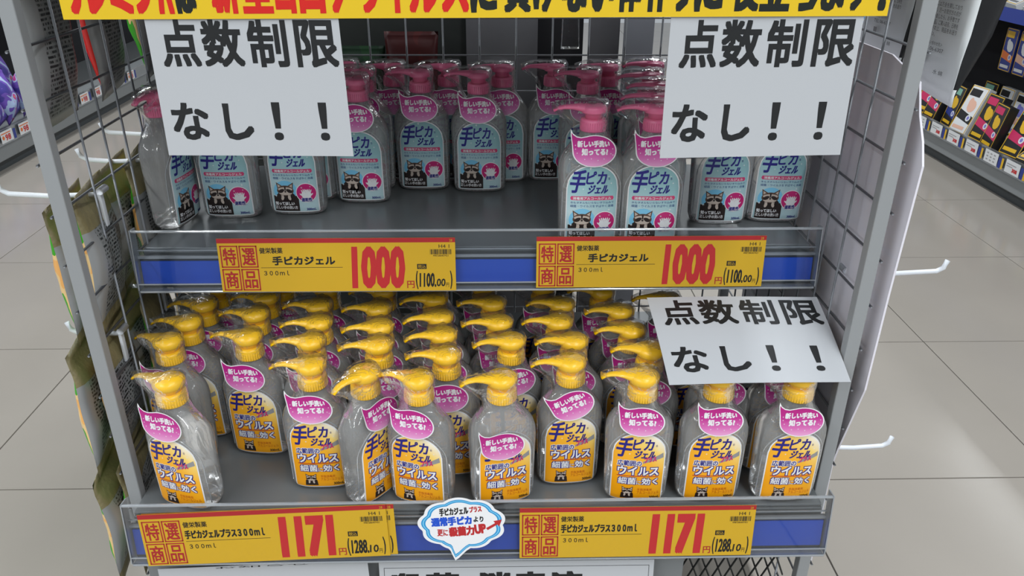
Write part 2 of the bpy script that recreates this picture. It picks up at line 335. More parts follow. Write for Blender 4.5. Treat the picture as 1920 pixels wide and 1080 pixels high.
# ------------------------------------------------------------------ price cards
def price_card(label, title, price, tax, tw, loc, rz=0., w=.287, h=.0735, ry=0., off=0.):
    p = Print(); X = lambda f: (f - .5) * w; Y = lambda f: h * (1 - f)
    p.rect(X(0), 0, X(1), h, 'card', 0); p.rect(X(0), Y(.085), X(1), h, 'dred', 1)
    for (a, b), (c, d), ch in (((.010, .085), (.13, .54), '特'), ((.090, .165), (.13, .54), '選'), ((.010, .085), (.565, .975), '商'), ((.090, .165), (.565, .975), '品')):
        p.frame(X(a), Y(d), X(b), Y(c), .0016, 'dred', 1); p.text(ch, (X(a) + .003, Y(d) + .003, X(b) - .003, Y(c) - .003), 'dred', 1.5, .0004)
    p.text('健栄製薬', (X(.175), Y(.28), X(.272), Y(.17)), 'black', 1, .00012)
    p.text(title, (X(tw[0]), Y(.50), X(tw[1]), Y(.33)), 'black', 1, .00045)
    p.rect(X(.175), Y(.548), X(.52), Y(.54), 'black', 1)
    p.text('３００ｍｌ', (X(.185), Y(.69), X(.292), Y(.60)), 'black', 1, .00012)
    p.text(price, (X(.555), Y(.955), X(.785), Y(.15)), 'red', 1, (.0019 if price == '1000' else .0028), .08)
    p.text('円', (X(.79), Y(.95), X(.822), Y(.81)), 'dred', 1, .0002)
    p.text('(', (X(.828), Y(.97), X(.838), Y(.62)), 'black', 1, .0003); p.text(')', (X(.975), Y(.97), X(.985), Y(.62)), 'black', 1, .0003)
    p.text(tax[0], (X(.843), Y(.93), X(.915), Y(.66)), 'black', 1, .00042, .1); p.text(tax[1], (X(.917), Y(.92), X(.955), Y(.77)), 'black', 1, .00025, .1)
    p.text('円', (X(.957), Y(.93), X(.970), Y(.85)), 'black', 1)
    p.rect(X(.836), Y(.585), X(.876), Y(.49), 'black', 1); p.text('税込', (X(.840), Y(.572), X(.872), Y(.503)), 'card', 2)
    p.text('H4 1', (X(.93), Y(.19), X(.975), Y(.125)), 'black', 1); p.text('28', (X(.975), Y(.07), X(.988), Y(.025)), 'card', 2)
    x = .893; rnd = random.Random(3)
    while x < .983:
        ww = rnd.choice((.0012, .0022, .0032)); p.rect(X(x), Y(.31), X(x + ww), Y(.215), 'black', 1); x += ww + rnd.choice((.001, .0018, .0025))
    p.text('4987286407421', (X(.905), Y(.35), X(.97), Y(.318)), 'black', 1)
    o = p.build('price_card', flat)
    bm = bmesh.new(); bm.from_mesh(o.data); box(bm, X(0), X(1), .0001, .0006, 0, h, mi=0); bm.to_mesh(o.data); bm.free()
    o.location = loc; o.rotation_euler = (math.radians(-6), ry, rz)
    return tag(o, label, 'price card', 'yellow price cards in the shelf rails')
yc = .1226 - .0115
price_card('yellow price card reading 1000 on the left of the upper shelf rail', '手ピカジェル', '1000', ('1100.', '00'), (.225, .49), (-.178, .1130, .5522), w=.295, h=.0700)
price_card('yellow price card reading 1000 on the right of the upper shelf rail', '手ピカジェル', '1000', ('1100.', '00'), (.225, .49), (.2157, .1130, .5552), w=.289, h=.0675)
price_card('second yellow card peeking out behind the tilted 1171 card', '手ピカジェルプラス３００ｍｌ', '1171', ('1288.', '10'), (.175, .50), (-.2545, -.0560, .2675), ry=-math.radians(2.0), w=.303, h=.073)
price_card('yellow 1171 price card sitting tilted at the left of the lower rail', '手ピカジェルプラス３００ｍｌ', '1171', ('1288.', '10'), (.175, .50), (-.2610, -.0580, .2666), ry=-math.radians(2.3), w=.298, h=.0745)
price_card('yellow 1171 price card sitting straight at the right of the lower rail', '手ピカジェルプラス３００ｍｌ', '1171', ('1288.', '10'), (.175, .50), (.1915, -.0580, .2650), w=.289, h=.0735)

# ------------------------------------------------------------------ pump bottle
def prof(z):
    P = [(0, .030, .0145, 2.6), (.001, .0345, .0185, 2.6), (.004, .0375, .0215, 2.8), (.010, .039, .0228, 3), (.05, .0402, .0235, 3), (.096, .0415, .0238, 3), (.106, .0408, .0236, 2.9), (.114, .0383, .0228, 2.7), (.122, .0335, .0212, 2.5),
         (.129, .0272, .0192, 2.3), (.135, .0212, .0172, 2.1), (.140, .0172, .0158, 2), (.1452, .0152, .0150, 2), (.1470, .0150, .0150, 2)]
    for p, q in zip(P, P[1:]):
        if z <= q[0]:
            t = (z - p[0]) / (q[0] - p[0]); r = [p[i] + (q[i] - p[i]) * t for i in (1, 2, 3)]; r[1] *= .965 if z < .13 else 1; return tuple(r)
    return P[-1][1:]
ZP = [0, .001, .004, .010, .03, .05, .075, .096, .101, .106, .110, .114, .118, .122, .1255, .129, .132, .135, .1375, .140, .143, .1452, .1470]
def front(x, z):
    a, b, n = prof(z); q = min(.999, abs(x) / a); return b * (1 - q ** n) ** (1 / n)
def lmap(u, v, L): return (u, -front(u, min(v, .106)) - .0004 - L * .00012, v)
def raccoon(p, cx, cy, s, L=3):
    """photo print of a masked animal holding up its paws"""
    p.poly([(cx - 1.1 * s, cy - 1.55 * s), (cx - 1.0 * s, cy - .5 * s), (cx - .6 * s, cy - .1 * s), (cx + .6 * s, cy - .1 * s), (cx + 1.0 * s, cy - .5 * s), (cx + 1.1 * s, cy - 1.55 * s)], 'dbrown', L)
    for q in (-1, 1):
        p.poly([(cx + q * .95 * s, cy + .95 * s), (cx + q * .85 * s, cy + .2 * s), (cx + q * .3 * s, cy + .55 * s)], 'brown', L + .3)
        p.poly([(cx + q * .82 * s, cy + .75 * s), (cx + q * .76 * s, cy + .3 * s), (cx + q * .45 * s, cy + .5 * s)], 'cream', L + .5)
    p.ell(cx, cy, .92 * s, .6 * s, 'brown', L + .8)
    p.ell(cx, cy + .16 * s, .80 * s, .24 * s, 'cream', L + 1.1); p.ell(cx, cy - .28 * s, .72 * s, .24 * s, 'cream', L + 1.1)
    for q in (-1, 1):
        p.ell(cx + q * .42 * s, cy - .04 * s, .36 * s, .2 * s, 'dbrown', L + 1.4, rot=q * -.45)
    p.ell(cx, cy - .22 * s, .24 * s, .24 * s, 'cream', L + 1.7); p.ell(cx, cy - .12 * s, .12 * s, .09 * s, 'dbrown', L + 2)
    p.poly([(cx - .1 * s, cy + .5 * s), (cx + .1 * s, cy + .5 * s), (cx + .06 * s, cy), (cx - .06 * s, cy)], 'dbrown', L + 2)
    for q in (-1, 1):
        p.ell(cx + q * .38 * s, cy - .85 * s, .16 * s, .28 * s, 'cream', L + 1.4, rot=q * .3)
        for k in (-1, 0, 1): p.ell(cx + q * .38 * s + k * .1 * s, cy - .6 * s, .04 * s, .14 * s, 'cream', L + 1.5)
def arch(hw, z0, z1, r):
    def top(x):
        t = max(0., abs(x)) / hw
        return z1 - r * (1 - math.sqrt(max(0, 1 - t ** 2.3)))
    return top
def label_mesh(kind):
    p = Print(); hw, z0, z1 = .0322, .006, .108
    p.strip(-hw, hw, lambda x: z0 + (.0015 if abs(x) > hw - .001 else 0), arch(hw, z0, z1, .030), 'white', 0, 36)
    p.strip(-hw + .0013, hw - .0013, lambda x: z0 + .0013, arch(hw - .0013, z0, z1 - .0013, .029), 'orange' if kind == 'y' else 'aqua', 1, 36)
    X = lambda c: (c - 270) * .0001790; Z = lambda c: z0 + (940 - c) * .0002195
    B = lambda a, b, c, d: (X(a), Z(d), X(c), Z(b))
    p.text('手', B(112, 500, 222, 636), 'navy', 3, .0006, .3)
    if kind == 'p':
        pass
    p.text('ピカ', B(222, 508, 366, 584), 'navy', 3, .00042, .15)
    p.text('ジェル', B(236, 588, 378, 640), 'navy', 3, .0004, .4)
    p.text('®', B(376, 545, 388, 560), 'navy', 3)
    for a, b, r in ((250, 492, .0022), (378, 540, .0012), (398, 580, .0014), (205, 612, .0014)): p.star(X(a), Z(b), r, 'white' if kind == 'y' else 'white', 2)
    if kind == 'y':
        p.poly([(X(300), Z(676)), (X(436), Z(636)), (X(432), Z(604)), (X(300), Z(662))], 'grey', 2)
        p.text('プラス', B(306, 628, 388, 664), 'mag', 4, .0003, .15, .18)
        p.outlined('広範囲の', B(128, 656, 292, 694), 'navy', 'white', 3, .00018, .0006)
        p.outlined('ウイルス', B(132, 696, 412, 758), 'white', 'navy', 3, .0004, .0010)
        p.rect(X(130), Z(768), X(412), Z(763), 'red', 3)
        p.outlined('細菌', B(140, 776, 262, 824), 'white', 'navy', 3, .00022, .0008); p.outlined('に', B(266, 796, 298, 824), 'white', 'navy', 3, .0001, .0003); p.outlined('効く', B(302, 776, 412, 824), 'white', 'navy', 3, .0003, .0008)
        raccoon(p, X(208), Z(872), .0074)
        p.text('手指消毒用', B(276, 850, 376, 868), 'rust', 3); p.text('アルコールジェル', B(276, 870, 428, 890), 'rust', 3)
        p.text('300mL', B(362, 904, 432, 922), 'black', 3, .0001)
    else:
        p.poly([(X(125), Z(655)), (X(118), Z(667)), (X(125), Z(679)), (X(415), Z(679)), (X(422), Z(667)), (X(415), Z(655))], 'pillred', 2)
        p.text('消毒用アルコールジェル', B(136, 659, 404, 676), 'white', 3, .0001)
        p.text('水もタオルもいらないすり込みで', B(120, 686, 424, 700), 'pillblue', 3); p.text('細菌・ウイルスをすばやく消毒', B(120, 706, 424, 722), 'pillblue', 3)
        p.ell(X(205), Z(800), .0165, .0155, 'ltblue', 2)
        p.rect(X(108), Z(932), X(300), Z(830), 'dbrown', 3); raccoon(p, X(204), Z(795), .0125)
        p.text('知ってほしい', B(116, 868, 264, 892), 'white', 6, .0002); p.text('正しい手の洗い方', B(112, 896, 286, 918), 'white', 6, .0001)
        p.ell(X(362), Z(810), .0142, .0142, 'white', 5); p.ell(X(362), Z(810), .0131, .0131, 'mag', 6)
        for q in (-1, 1):
            cx = X(362) + q * .0028
            p.ell(cx, Z(826), .0036, .0052, 'white', 7, rot=q * -.3)
            for k in range(4): p.ell(cx + (k - 1.3) * .0018 * 1, Z(826) + .0062 - abs(k - 1.5) * .0008, .0008, .0034, 'white', 7, rot=-(k - 1.5) * .25)
            p.ell(cx + q * .0042, Z(822), .0009, .0026, 'white', 7, rot=-q * .8)
        p.outlined('速乾性', B(322, 842, 402, 868), 'navy', 'white', 8, .0002, .0004)
        p.star(X(330), Z(775), .0016, 'white', 8); p.star(X(395), Z(770), .0012, 'white', 8); p.star(X(392), Z(738), .002, 'white', 3); p.star(X(128), Z(830), .002, 'white', 8)
        p.text('300mL', B(352, 912, 424, 928), 'navy', 3, .00012)
    return p.build('label', lmap, None, .0042)
def tag_mesh():
    p = Print()
    def outline(k):
        pts = []
        for i in range(33):
            a = math.radians(112 - i * (290 / 32)); pts.append((.0015 + .0268 * k * math.cos(a), -.0015 + .0195 * k * math.sin(a)))
        pts += [(-.0262 + (1 - k) * .02, .0080), (-.0274 + (1 - k) * .02, .0150), (-.0280 + (1 - k) * .022, .0205), (-.0276 + (1 - k) * .028, .0252 - (1 - k) * .09), (-.0248, .0200 - (1 - k) * .03), (-.0205, .0168 - (1 - k) * .025), (-.0150, .0155 - (1 - k) * .02)]
        return pts
    p.poly(outline(1.0), 'white', 0); p.poly(outline(.945), 'bubble', 1)
    p.text('新しい手洗い', (-.0195, .0035, .0195, .0115), 'white', 2, .00035); p.text('知ってる?', (-.0140, -.0065, .0180, .0022), 'white', 2, .00042)
    for a, b in ((-.0215, .0015), (-.0195, -.0035), (-.0218, .006), (.0235, .0015), (.0215, -.0045), (.0240, -.006), (-.002, -.0105), (.0062, -.0125), (-.010, -.0112), (.0135, -.0108)): p.star(a, b, .0011, 'white', 2)
    return p.build('neck_tag', flat)
def hull_r(th, S, R0, R1):
    best = 0; d = (math.cos(th), math.sin(th))
    for i in range(14):
        s = i / 13; c = -S * s; R = R0 + (R1 - R0) * s
        bq = d[0] * c; disc = bq * bq - (c * c - R * R)
        if disc >= 0: best = max(best, bq + math.sqrt(disc))
    return best
def hull_ring(S, R0, R1, z, N=28, fy=1.):
    return [(hull_r(2 * PI * k / N, S, R0, R1) * math.cos(2 * PI * k / N), fy * hull_r(2 * PI * k / N, S, R0, R1) * math.sin(2 * PI * k / N), z) for k in range(N)]
def ring(r, z, N=28): return [(r * math.cos(2 * PI * k / N), r * math.sin(2 * PI * k / N), z) for k in range(N)]
def make_bottle(kind):
    root = empty('sanitizer_bottle')
    bm = bmesh.new(); loft(bm, [sellipse(*prof(z), z) for z in ZP]); obj('bottle_body', bm, 'gel', root, True)
    bm = bmesh.new(); R = [(-.0365, .012)] + [(-.0365, .012 + i * .01) for i in range(1, 7)] + [(-.0365 * math.cos(a), .072 + .0405 * math.sin(a)) for a in [PI * k / 20 for k in range(0, 21)]] + [(.0365, .072 - i * .01) for i in range(1, 7)]
    tube(bm, [(u, -front(u, v) + .0003, v) for u, v in R], .00075, 5); obj('panel_ridge', bm, 'lip', root, True)
    pm = 'yel' if kind == 'y' else 'pink'
    bm = bmesh.new()
    if kind == 'y':
        loft(bm, [ring(r, z) for r, z in ((.0170, .1462), (.0177, .1472), (.0177, .1590), (.0168, .1614), (.0140, .1622))])
    else:
        loft(bm, [ring(r, z) for r, z in ((.0158, .1462), (.0162, .1472), (.0155, .1598), (.0148, .1608), (.0112, .1612))])
    for k in range(36):
        a = 2 * PI * k / 36; R = .0177 if kind == 'y' else .0159
        tube(bm, [(R * math.cos(a), R * math.sin(a), .1476), (R * .985 * math.cos(a), R * .985 * math.sin(a), .1575)], .0004, 4)
    obj('collar', bm, pm, root, True)
    bm = bmesh.new()
    if kind == 'y':
        loft(bm, [ring(r, z) for r, z in ((.0128, .161), (.0124, .1655), (.0140, .1672), (.0170, .1684), (.0184, .1706), (.0187, .1745), (.0178, .1776), (.0145, .1800), (.009, .1814), (.003, .1818))])
        tube(bm, [(-.004, 0, .1745), (-.016, 0, .1758), (-.024, 0, .1764), (-.032, 0, .1765), (-.040, 0, .1755), (-.0455, 0, .1732), (-.0495, 0, .1700)], [.0135, .0112, .0074, .0052, .0045, .0040, .0035], 12, sy=.52)
    else:
        loft(bm, [ring(r, z) for r, z in ((.0108, .160), (.0106, .1672), (.0120, .1676), (.0152, .1682), (.0158, .1700), (.0156, .1742), (.0145, .1762), (.010, .1772), (.004, .1776))])
        tube(bm, [(-.004, 0, .1726), (-.016, 0, .1740), (-.026, 0, .1748), (-.036, 0, .1745), (-.043, 0, .1732), (-.0490, 0, .1702)], [.0110, .0088, .0060, .0050, .0044, .0036], 12, sy=.55)
    obj('pump_head', bm, pm, root, True)
    bm = bmesh.new(); tube(bm, [(0, 0, .146), (.002, .001, .08), (.004, .001, .006)], .0026, 8); obj('dip_tube', bm, 'tube', root, True)
    lb = label_mesh(kind); lb.parent = root
    tg = tag_mesh(); tg.parent = root; tg.location = (-.002, -.0254, .128); tg.rotation_euler = (math.radians(-6), 0, 0)
    bm = bmesh.new()
    rr = random.Random(5)
    rings = [hull_ring(.032, .0165, .007, .1832), hull_ring(.043, .0198, .0068, .1785), hull_ring(.046, .0198, .006, .1700), hull_ring(.030, .0186, .006, .1600), hull_ring(.014, .0188, .011, .1480), hull_ring(.005, .0222, .019, .137, fy=.88), [(x * 1.03, y * 1.04, .1245) for x, y, _ in sellipse(*prof(.1245), 0, 28)]]
    rings = [[(x * (1 + rr.uniform(-.035, .035)), y * (1 + rr.uniform(-.05, .05)), z + rr.uniform(-.0008, .0008)) for x, y, z in r] for r in rings]
    loft(bm, rings, cap1=False); obj('shrink_film', bm, 'film', root, True)
    return root
PY = make_bottle('y'); PP = make_bottle('p')
_used = set()
def place(src, x, y, z, rz, label, group, tagrot=0, tagdrop=0):
    if src.name not in _used: r = src; _used.add(src.name)
    else:
        r = src.copy(); C.objects.link(r)
        for ch in list(src.children):
            c = ch.copy(); C.objects.link(c); c.parent = r
            if c.name.startswith('neck_tag'):
                c.location = (-.002, -.0254, .128); c.rotation_euler = (math.radians(-6), 0, 0)
    r.location = (x, y, z); r.rotation_euler = (0, 0, math.radians(rz))
    for c in r.children:
        if c.name.startswith('neck_tag') and (tagrot or tagdrop):
            c.location.z -= tagdrop; c.rotation_euler[1] = math.radians(-tagrot)
            if tagdrop: c.rotation_euler[0] = 0; c.location.y -= .0008; c.location.x += -.004
    return tag(r, label, 'bottle', group)
ORD = ['front', 'second', 'third', 'fourth', 'fifth', 'sixth']
NTH = ['leftmost', 'second', 'third', 'fourth', 'fifth', 'sixth', 'seventh', 'eighth', 'ninth']
cols = [  # (x, y, turn) front to back
 [(-.362, -.004, -17), (-.397, .090, -18), (-.389, .140, -4), (-.385, .192, 0), (-.383, .243, 2)],
 [(-.299, .100, -7), (-.306, .163, -3), (-.304, .212, 0), (-.293, .262, 2)],
 [(-.204, .029, 0), (-.216, .087, 3), (-.216, .136, 6), (-.225, .187, 2), (-.223, .237, 3)],
 [(-.137, .010, 52), (-.129, .076, 8), (-.133, .124, 10), (-.142, .177, 4), (-.141, .231, 3)],
 [(-.072, -.004, -15), (-.042, .050, 3), (-.049, .101, 12), (-.056, .150, 14), (-.066, .205, 12), (-.068, .257, 6)],
 [(.026, -.004, 12), (.039, .084, 12), (.024, .133, 5), (.016, .190, 2), (.003, .241, 0)],
 [(.111, .031, 4), (.119, .083, 3), (.104, .134, 0), (.112, .186, -2), (.089, .240, 0)],
 [(.194, -.003, -5), (.213, .058, -3), (.198, .110, 3), (.191, .164, 3), (.173, .224, -3)],
 [(.285, -.004, 0), (.303, .052, 4), (.283, .105, 2), (.262, .200, 0)],
 [(.380, -.006, 1), (.382, .050, -3), (.372, .105, 2)]]
NTH.append('rightmost')
special = {(0, 0): 'yellow-pump gel bottle standing at the left front corner, turned slightly left', (3, 0): 'yellow-pump gel bottle turned sideways in the front, its nozzle pointing forward',
 (4, 0): 'yellow-pump gel bottle in the front, right beside the sideways turned bottle', (5, 0): 'yellow-pump gel bottle whose pink tag has slipped low over its label', (6, 0): 'yellow-pump gel bottle whose pink tag is tilted steeply upward',
 (8, 0): 'front yellow-pump gel bottle under the left half of the slanted white sheet', (9, 0): 'yellow-pump gel bottle at the right front corner beside the right post'}
for ci, colm in enumerate(cols):
    for ri, (x, y, rz) in enumerate(colm):
        lb = special.get((ci, ri), f'yellow-pump gel bottle, {ORD[ri]} from the front in the {NTH[ci]} lower-shelf column' + ('' if ci in (0, 9) else ' from left'))
        lb = lb.replace('front from the front', 'frontmost')
        if ci == 9: lb = lb.replace('rightmost column', 'rightmost column')
        place(PY, x, y, ZS1 + .0004, rz, lb, 'yellow-pump gel bottles on the lower shelf', 22 if (ci, ri) == (6, 0) else (9 if (ci, ri) == (5, 1) else 0), .032 if (ci, ri) == (5, 0) else 0)
pinks = [(.140, .161, 1, 'bright pink-pump gel bottle in the front beside the left one of the right pair'), (.217, .160, 0, 'pink-pump gel bottle at the front partly covered by the right white sheet'),
 (.230, .222, 3, 'pink-pump gel bottle right behind the front bottle at the right sheet edge'), (.247, .290, 6, 'third pink-pump gel bottle in the row along the right sheet edge'), (.243, .355, 9, 'fourth pink-pump gel bottle in the row along the right sheet edge'), (.265, .440, 5, 'rearmost pink-pump gel bottle beside the left edge of the right sheet'),
 (.156, .368, 0, 'pink-pump gel bottle standing behind the bright front pink one'), (.192, .420, 0, 'back-row pink-pump bottle, fifth of the back row from left'), (.111, .420, 2, 'back-row pink-pump bottle standing alone right of the empty shelf gap'),
 (.032, .415, 0, 'back-row pink-pump bottle at the left side of the empty gap'), (-.003, .368, 0, 'pink-pump bottle at the right end of the middle pair, before the gap'), (-.049, .420, 0, 'back-row pink-pump bottle seen between the two middle pink bottles'),
 (-.088, .378, 0, 'pink-pump bottle at the left end of the middle pair'), (-.131, .422, 0, 'back-row pink-pump bottle just left of the middle pair'), (-.172, .322, -2, 'pink-pump gel bottle half hidden by the right edge of the left sheet'), (-.171, .380, -2, 'pink-pump bottle directly behind the one at the left sheet edge'), (-.203, .436, 0, 'back-row pink-pump bottle mostly hidden behind the left white sheet'),
 (-.257, .275, 0, 'pink-pump gel bottle whose label shows under the left sheet, on the right'), (-.345, .262, 0, 'pink-pump gel bottle whose label shows under the left sheet, on the left'), (-.416, .238, 82, 'pink-pump gel bottle turned edge-on against the left wire panel'), (-.252, .332, 2, 'pink-pump bottle standing behind the right one under the left sheet'),
 (.326, .232, 0, 'pink-pump gel bottle whose label shows under the right sheet, on the left'), (.405, .238, -2, 'pink-pump gel bottle whose label shows under the right sheet, nearest the right post')]
for x, y, rz, lb in pinks:
    place(PP, x, y, ZS2 + .0004, rz, lb, 'pink-pump gel bottles on the upper shelf')

# ------------------------------------------------------------------ banner and white sheets
def sheet_print(p, w, h):
    X = lambda f: (f - .5) * w; Y = lambda f: h * (1 - f)
    for i, ch in enumerate('点数制限'):
        a, b = ((.06, .258), (.275, .486), (.514, .720), (.760, .980))[i]; p.text(ch, (X(a), Y(.365), X(b), Y(.045)), 'black', 1, .0011)
    p.text('な', (X(.05), Y(.885), X(.245), Y(.615)), 'black', 1, .0011); p.text('し', (X(.325), Y(.885), X(.48), Y(.62)), 'black', 1, .0012)
    for a in (.585, .835): p.text('！', (X(a), Y(.885), X(a + .05), Y(.61)), 'black', 1, .0008)
def sheet(label, w, h, corner_bl, corner_br, corner_tl, corner_tr, content, m='paper', bow=0., name='paper_sign', cat='paper sign', group=None):
    """sheet of paper spanned between four corners with a slight bow; print follows it"""
    BL, BR, TL, TR = map(Vector, (corner_bl, corner_br, corner_tl, corner_tr))
    nrm = (BR - BL).cross(TL - BL).normalized()
    def fn(u, v, L):
        a = u / w + .5; b = v / h
        q = BL * (1 - a) * (1 - b) + BR * a * (1 - b) + TL * (1 - a) * b + TR * a * b
        return tuple(q + nrm * (L * .00014 + bow * math.sin(PI * b) * (1 + .25 * math.sin(5 * a)) + bow * .4 * math.sin(PI * a * 1.3)))
    p = Print(); n = 14
    V = [((i / n - .5) * w, j / n * h) for i in range(n + 1) for j in range(n + 1)]
    Fq = [(i * (n + 1) + j, (i + 1) * (n + 1) + j, (i + 1) * (n + 1) + j + 1, i * (n + 1) + j + 1) for i in range(n) for j in range(n)]
    p.add(V, Fq, m, 0); p.add(V, [f[::-1] for f in Fq], m, -2)
    content(p, w, h)
    o = p.build(name, fn); return tag(o, label, cat, group)
sheet('white limit-notice sheet hanging at the upper left below the yellow banner', .185, .134, (-.3035, -.022, .7705), (-.1215, -.0215, .7690), (-.3045, -.017, .9045), (-.1255, -.017, .9045), sheet_print, bow=-.001, group='white limit notices')
sheet('white limit-notice sheet hanging at the upper right below the yellow banner', .185, .136, (.1855, -.022, .7660), (.3685, -.0215, .7690), (.1855, -.017, .9045), (.3680, -.017, .9060), sheet_print, bow=-.001, group='white limit notices')
sheet('white limit-notice sheet resting slanted on the bottles of the lower shelf', .225, .148, (.2170, -.034, .5025), (.4285, -.030, .5025), (.2110, .098, .5475), (.4285, .098, .5475), sheet_print, bow=.003, group='white limit notices')
def banner(p, w, h):
    def S(ch, a, b, m, lo=.0045, hi=.052): p.text(ch, (a, lo, b, hi), m, 1, .0015)
    X = lambda px: -.377 + (px - 124) * .000499
    for ch, a, b, m in (('イ', 95, 124, 'bred'), ('ル', 130, 200, 'bred'), ('ミ', 204, 246, 'bred'), ('ン', 250, 288, 'bred'), ('Ａ', 290, 318, 'bred'), ('は', 322, 360, 'bblack'), ('新', 388, 440, 'bred'), ('型', 444, 500, 'bred'), ('コ', 504, 542, 'bred'), ('ロ', 548, 596, 'bred'), ('ナ', 602, 650, 'bred'),
        ('ウ', 656, 700, 'bred'), ('イ', 704, 745, 'bred'), ('ル', 750, 806, 'bred'), ('ス', 810, 860, 'bred'), ('に', 862, 912, 'bblack'), ('負', 925, 975, 'bblack'), ('け', 978, 1022, 'bblack'), ('な', 1030, 1080, 'bblack'), ('い', 1084, 1130, 'bblack'), ('体', 1134, 1180, 'bblack'), ('作', 1186, 1234, 'bblack'), ('り', 1240, 1272, 'bblack'), ('に', 1278, 1332, 'bblack'),
        ('役', 1348, 1400, 'bblack'), ('立', 1402, 1458, 'bblack'), ('ち', 1464, 1512, 'bblack'), ('ま', 1516, 1560, 'bblack'), ('す', 1564, 1608, 'bblack'), ('！', 1625, 1640, 'bblack')):
        if a > 100: S(ch, X(a), X(b), m)
sheet('long yellow banner with red and black lettering across the top shelf edge', .766, .062, (-.377, -.019, .8985), (.389, -.019, .9025), (-.377, -.019, .9605), (.389, -.019, .9645), banner, m='banner', name='banner', cat='banner')
def low1(p, w, h): p.text('！', (.040, .06, .056, .178), 'red', 1, .003); p.text('お知らせ', (-.06, h - .0035, .06, h - .001), 'black', 1)
def low2(p, w, h):
    p.frame(-w / 2 + .006, .006, w / 2 - .006, h - .008, .0006, 'black', 1)
    for i, ch in enumerate('殺菌'): p.text(ch, (-.162 + i * .046, h - .058, -.120 + i * .046, h - .016), 'black', 1, .0022)
    p.ell(-.062, h - .036, .004, .004, 'black', 1)
    for i, ch in enumerate('消毒液'): p.text(ch, (-.050 + i * .046, h - .058, -.008 + i * .046, h - .016), 'black', 1, .0022)
sheet('white notice with a red mark hanging below the lower rail at left', .265, .20, (-.400, -.070, .045), (-.135, -.070, .055), (-.407, -.046, .243), (-.144, -.046, .2545), low1, name='paper_notice', cat='paper sign')
sheet('white framed disinfectant notice hanging below the lower rail at centre', .35, .20, (-.130, -.072, .050), (.219, -.072, .050), (-.130, -.046, .2485), (.219, -.046, .2475), low2, name='paper_notice', cat='paper sign')

# handwritten speech-bubble card on the lower rail
p = Print()
def cloud(k):
    pts = []
    for i in range(96):
        a = 2 * PI * i / 96
        r = 1 + .085 * abs(math.sin(a * 4.5 + .3)) - .05
        x, y = .048 * k * r * math.cos(a), .034 * k * r * math.sin(a)
        if 4.42 < a < 4.9:
            t = 1 - abs(a - 4.66) / .24; y -= .016 * max(0, t) ** 1.0 * k; x -= .006 * max(0, t)
        pts.append((x, y))
    return pts
p.poly(cloud(1.08), 'white', 0); p.poly(cloud(.99), 'skyblue', 1); p.poly(cloud(.955), 'ltblue', 1.6); p.poly(cloud(.925), 'skyblue', 2.2); p.poly(cloud(.885), 'white', 3)
p.text('手ピカジェル', (-.027, .013, .008, .024), 'black', 4, .0004, rot=.08); p.text('プラス', (.009, .017, .024, .0255), 'red', 4, .00035, rot=.1)
p.text('通常手ピカ', (-.037, -.002, .012, .011), 'blue', 4, .0007, rot=.06); p.text('より', (.014, .003, .026, .011), 'black', 4, .0003)
p.text('更に', (-.030, -.017, -.017, -.007), 'red', 4, .0003); p.text('殺菌力', (-.016, -.017, .015, -.003), 'red', 4, .0007, rot=.08); p.text('UP', (.015, -.014, .029, .0), 'red', 4, .0008, rot=.1)
p.poly([(.029, -.006), (.040, .001), (.038, .004), (.048, .006), (.045, -.004), (.043, -.001), (.031, -.009)], 'red', 4)
o = p.build('speech_bubble_card', flat); bm = bmesh.new(); bm.from_mesh(o.data)
o.location = (-.023, -.0590, .3225); o.rotation_euler = (math.radians(-6), 0, 0); bm.free()
tag(o, 'handwritten cloud-shaped card with blue outline on the lower price rail', 'sign')

# ------------------------------------------------------------------ below the lower shelf
bar = tag(empty('perforated_bar', (0, 0, 0)), 'grey perforated steel bar below the lower shelf rail', 'shelf part')
boxobj('bar', (-.428, .262, -.030, -.026, .160, .2460), 'gond', bar)
bm = bmesh.new()
for k in range(62):
    c = -.415 + k * .0108
    loft(bm, [[(c + .0032 * math.cos(t), y, .2385 + .0032 * math.sin(t)) for t in [2 * PI * j / 8 for j in range(8)]] for y in (-.0302, -.0308)])
h = obj('hole_row', bm, 'black', bar); h['kind'] = 'stuff'
mesh = tag(empty('mesh_panel', (0, 0, 0)), 'black diamond mesh panel under the lower shelf at right', 'mesh panel')
for k in range(12):
    x = .2615 + k * .0165
    for s in (-1, 1):
        p0, p1 = Vector((x, -.022 + s * .0012, .250)), Vector((x + s * .052, -.022 + s * .0012, .118))
        if p1.x > .40 or p1.x < .245: p1 = p0.lerp(p1, max(.05, ((.40 if s > 0 else .245) - p0.x) / (p1.x - p0.x)))
        if p0.x > .40: continue
        wireobj('mesh_wire', p0, p1, .0013, 'blackwire', mesh, 5)
boxobj('mesh_frame', (.245, .402, -.024, -.020, .108, .113), 'blackwire', mesh)

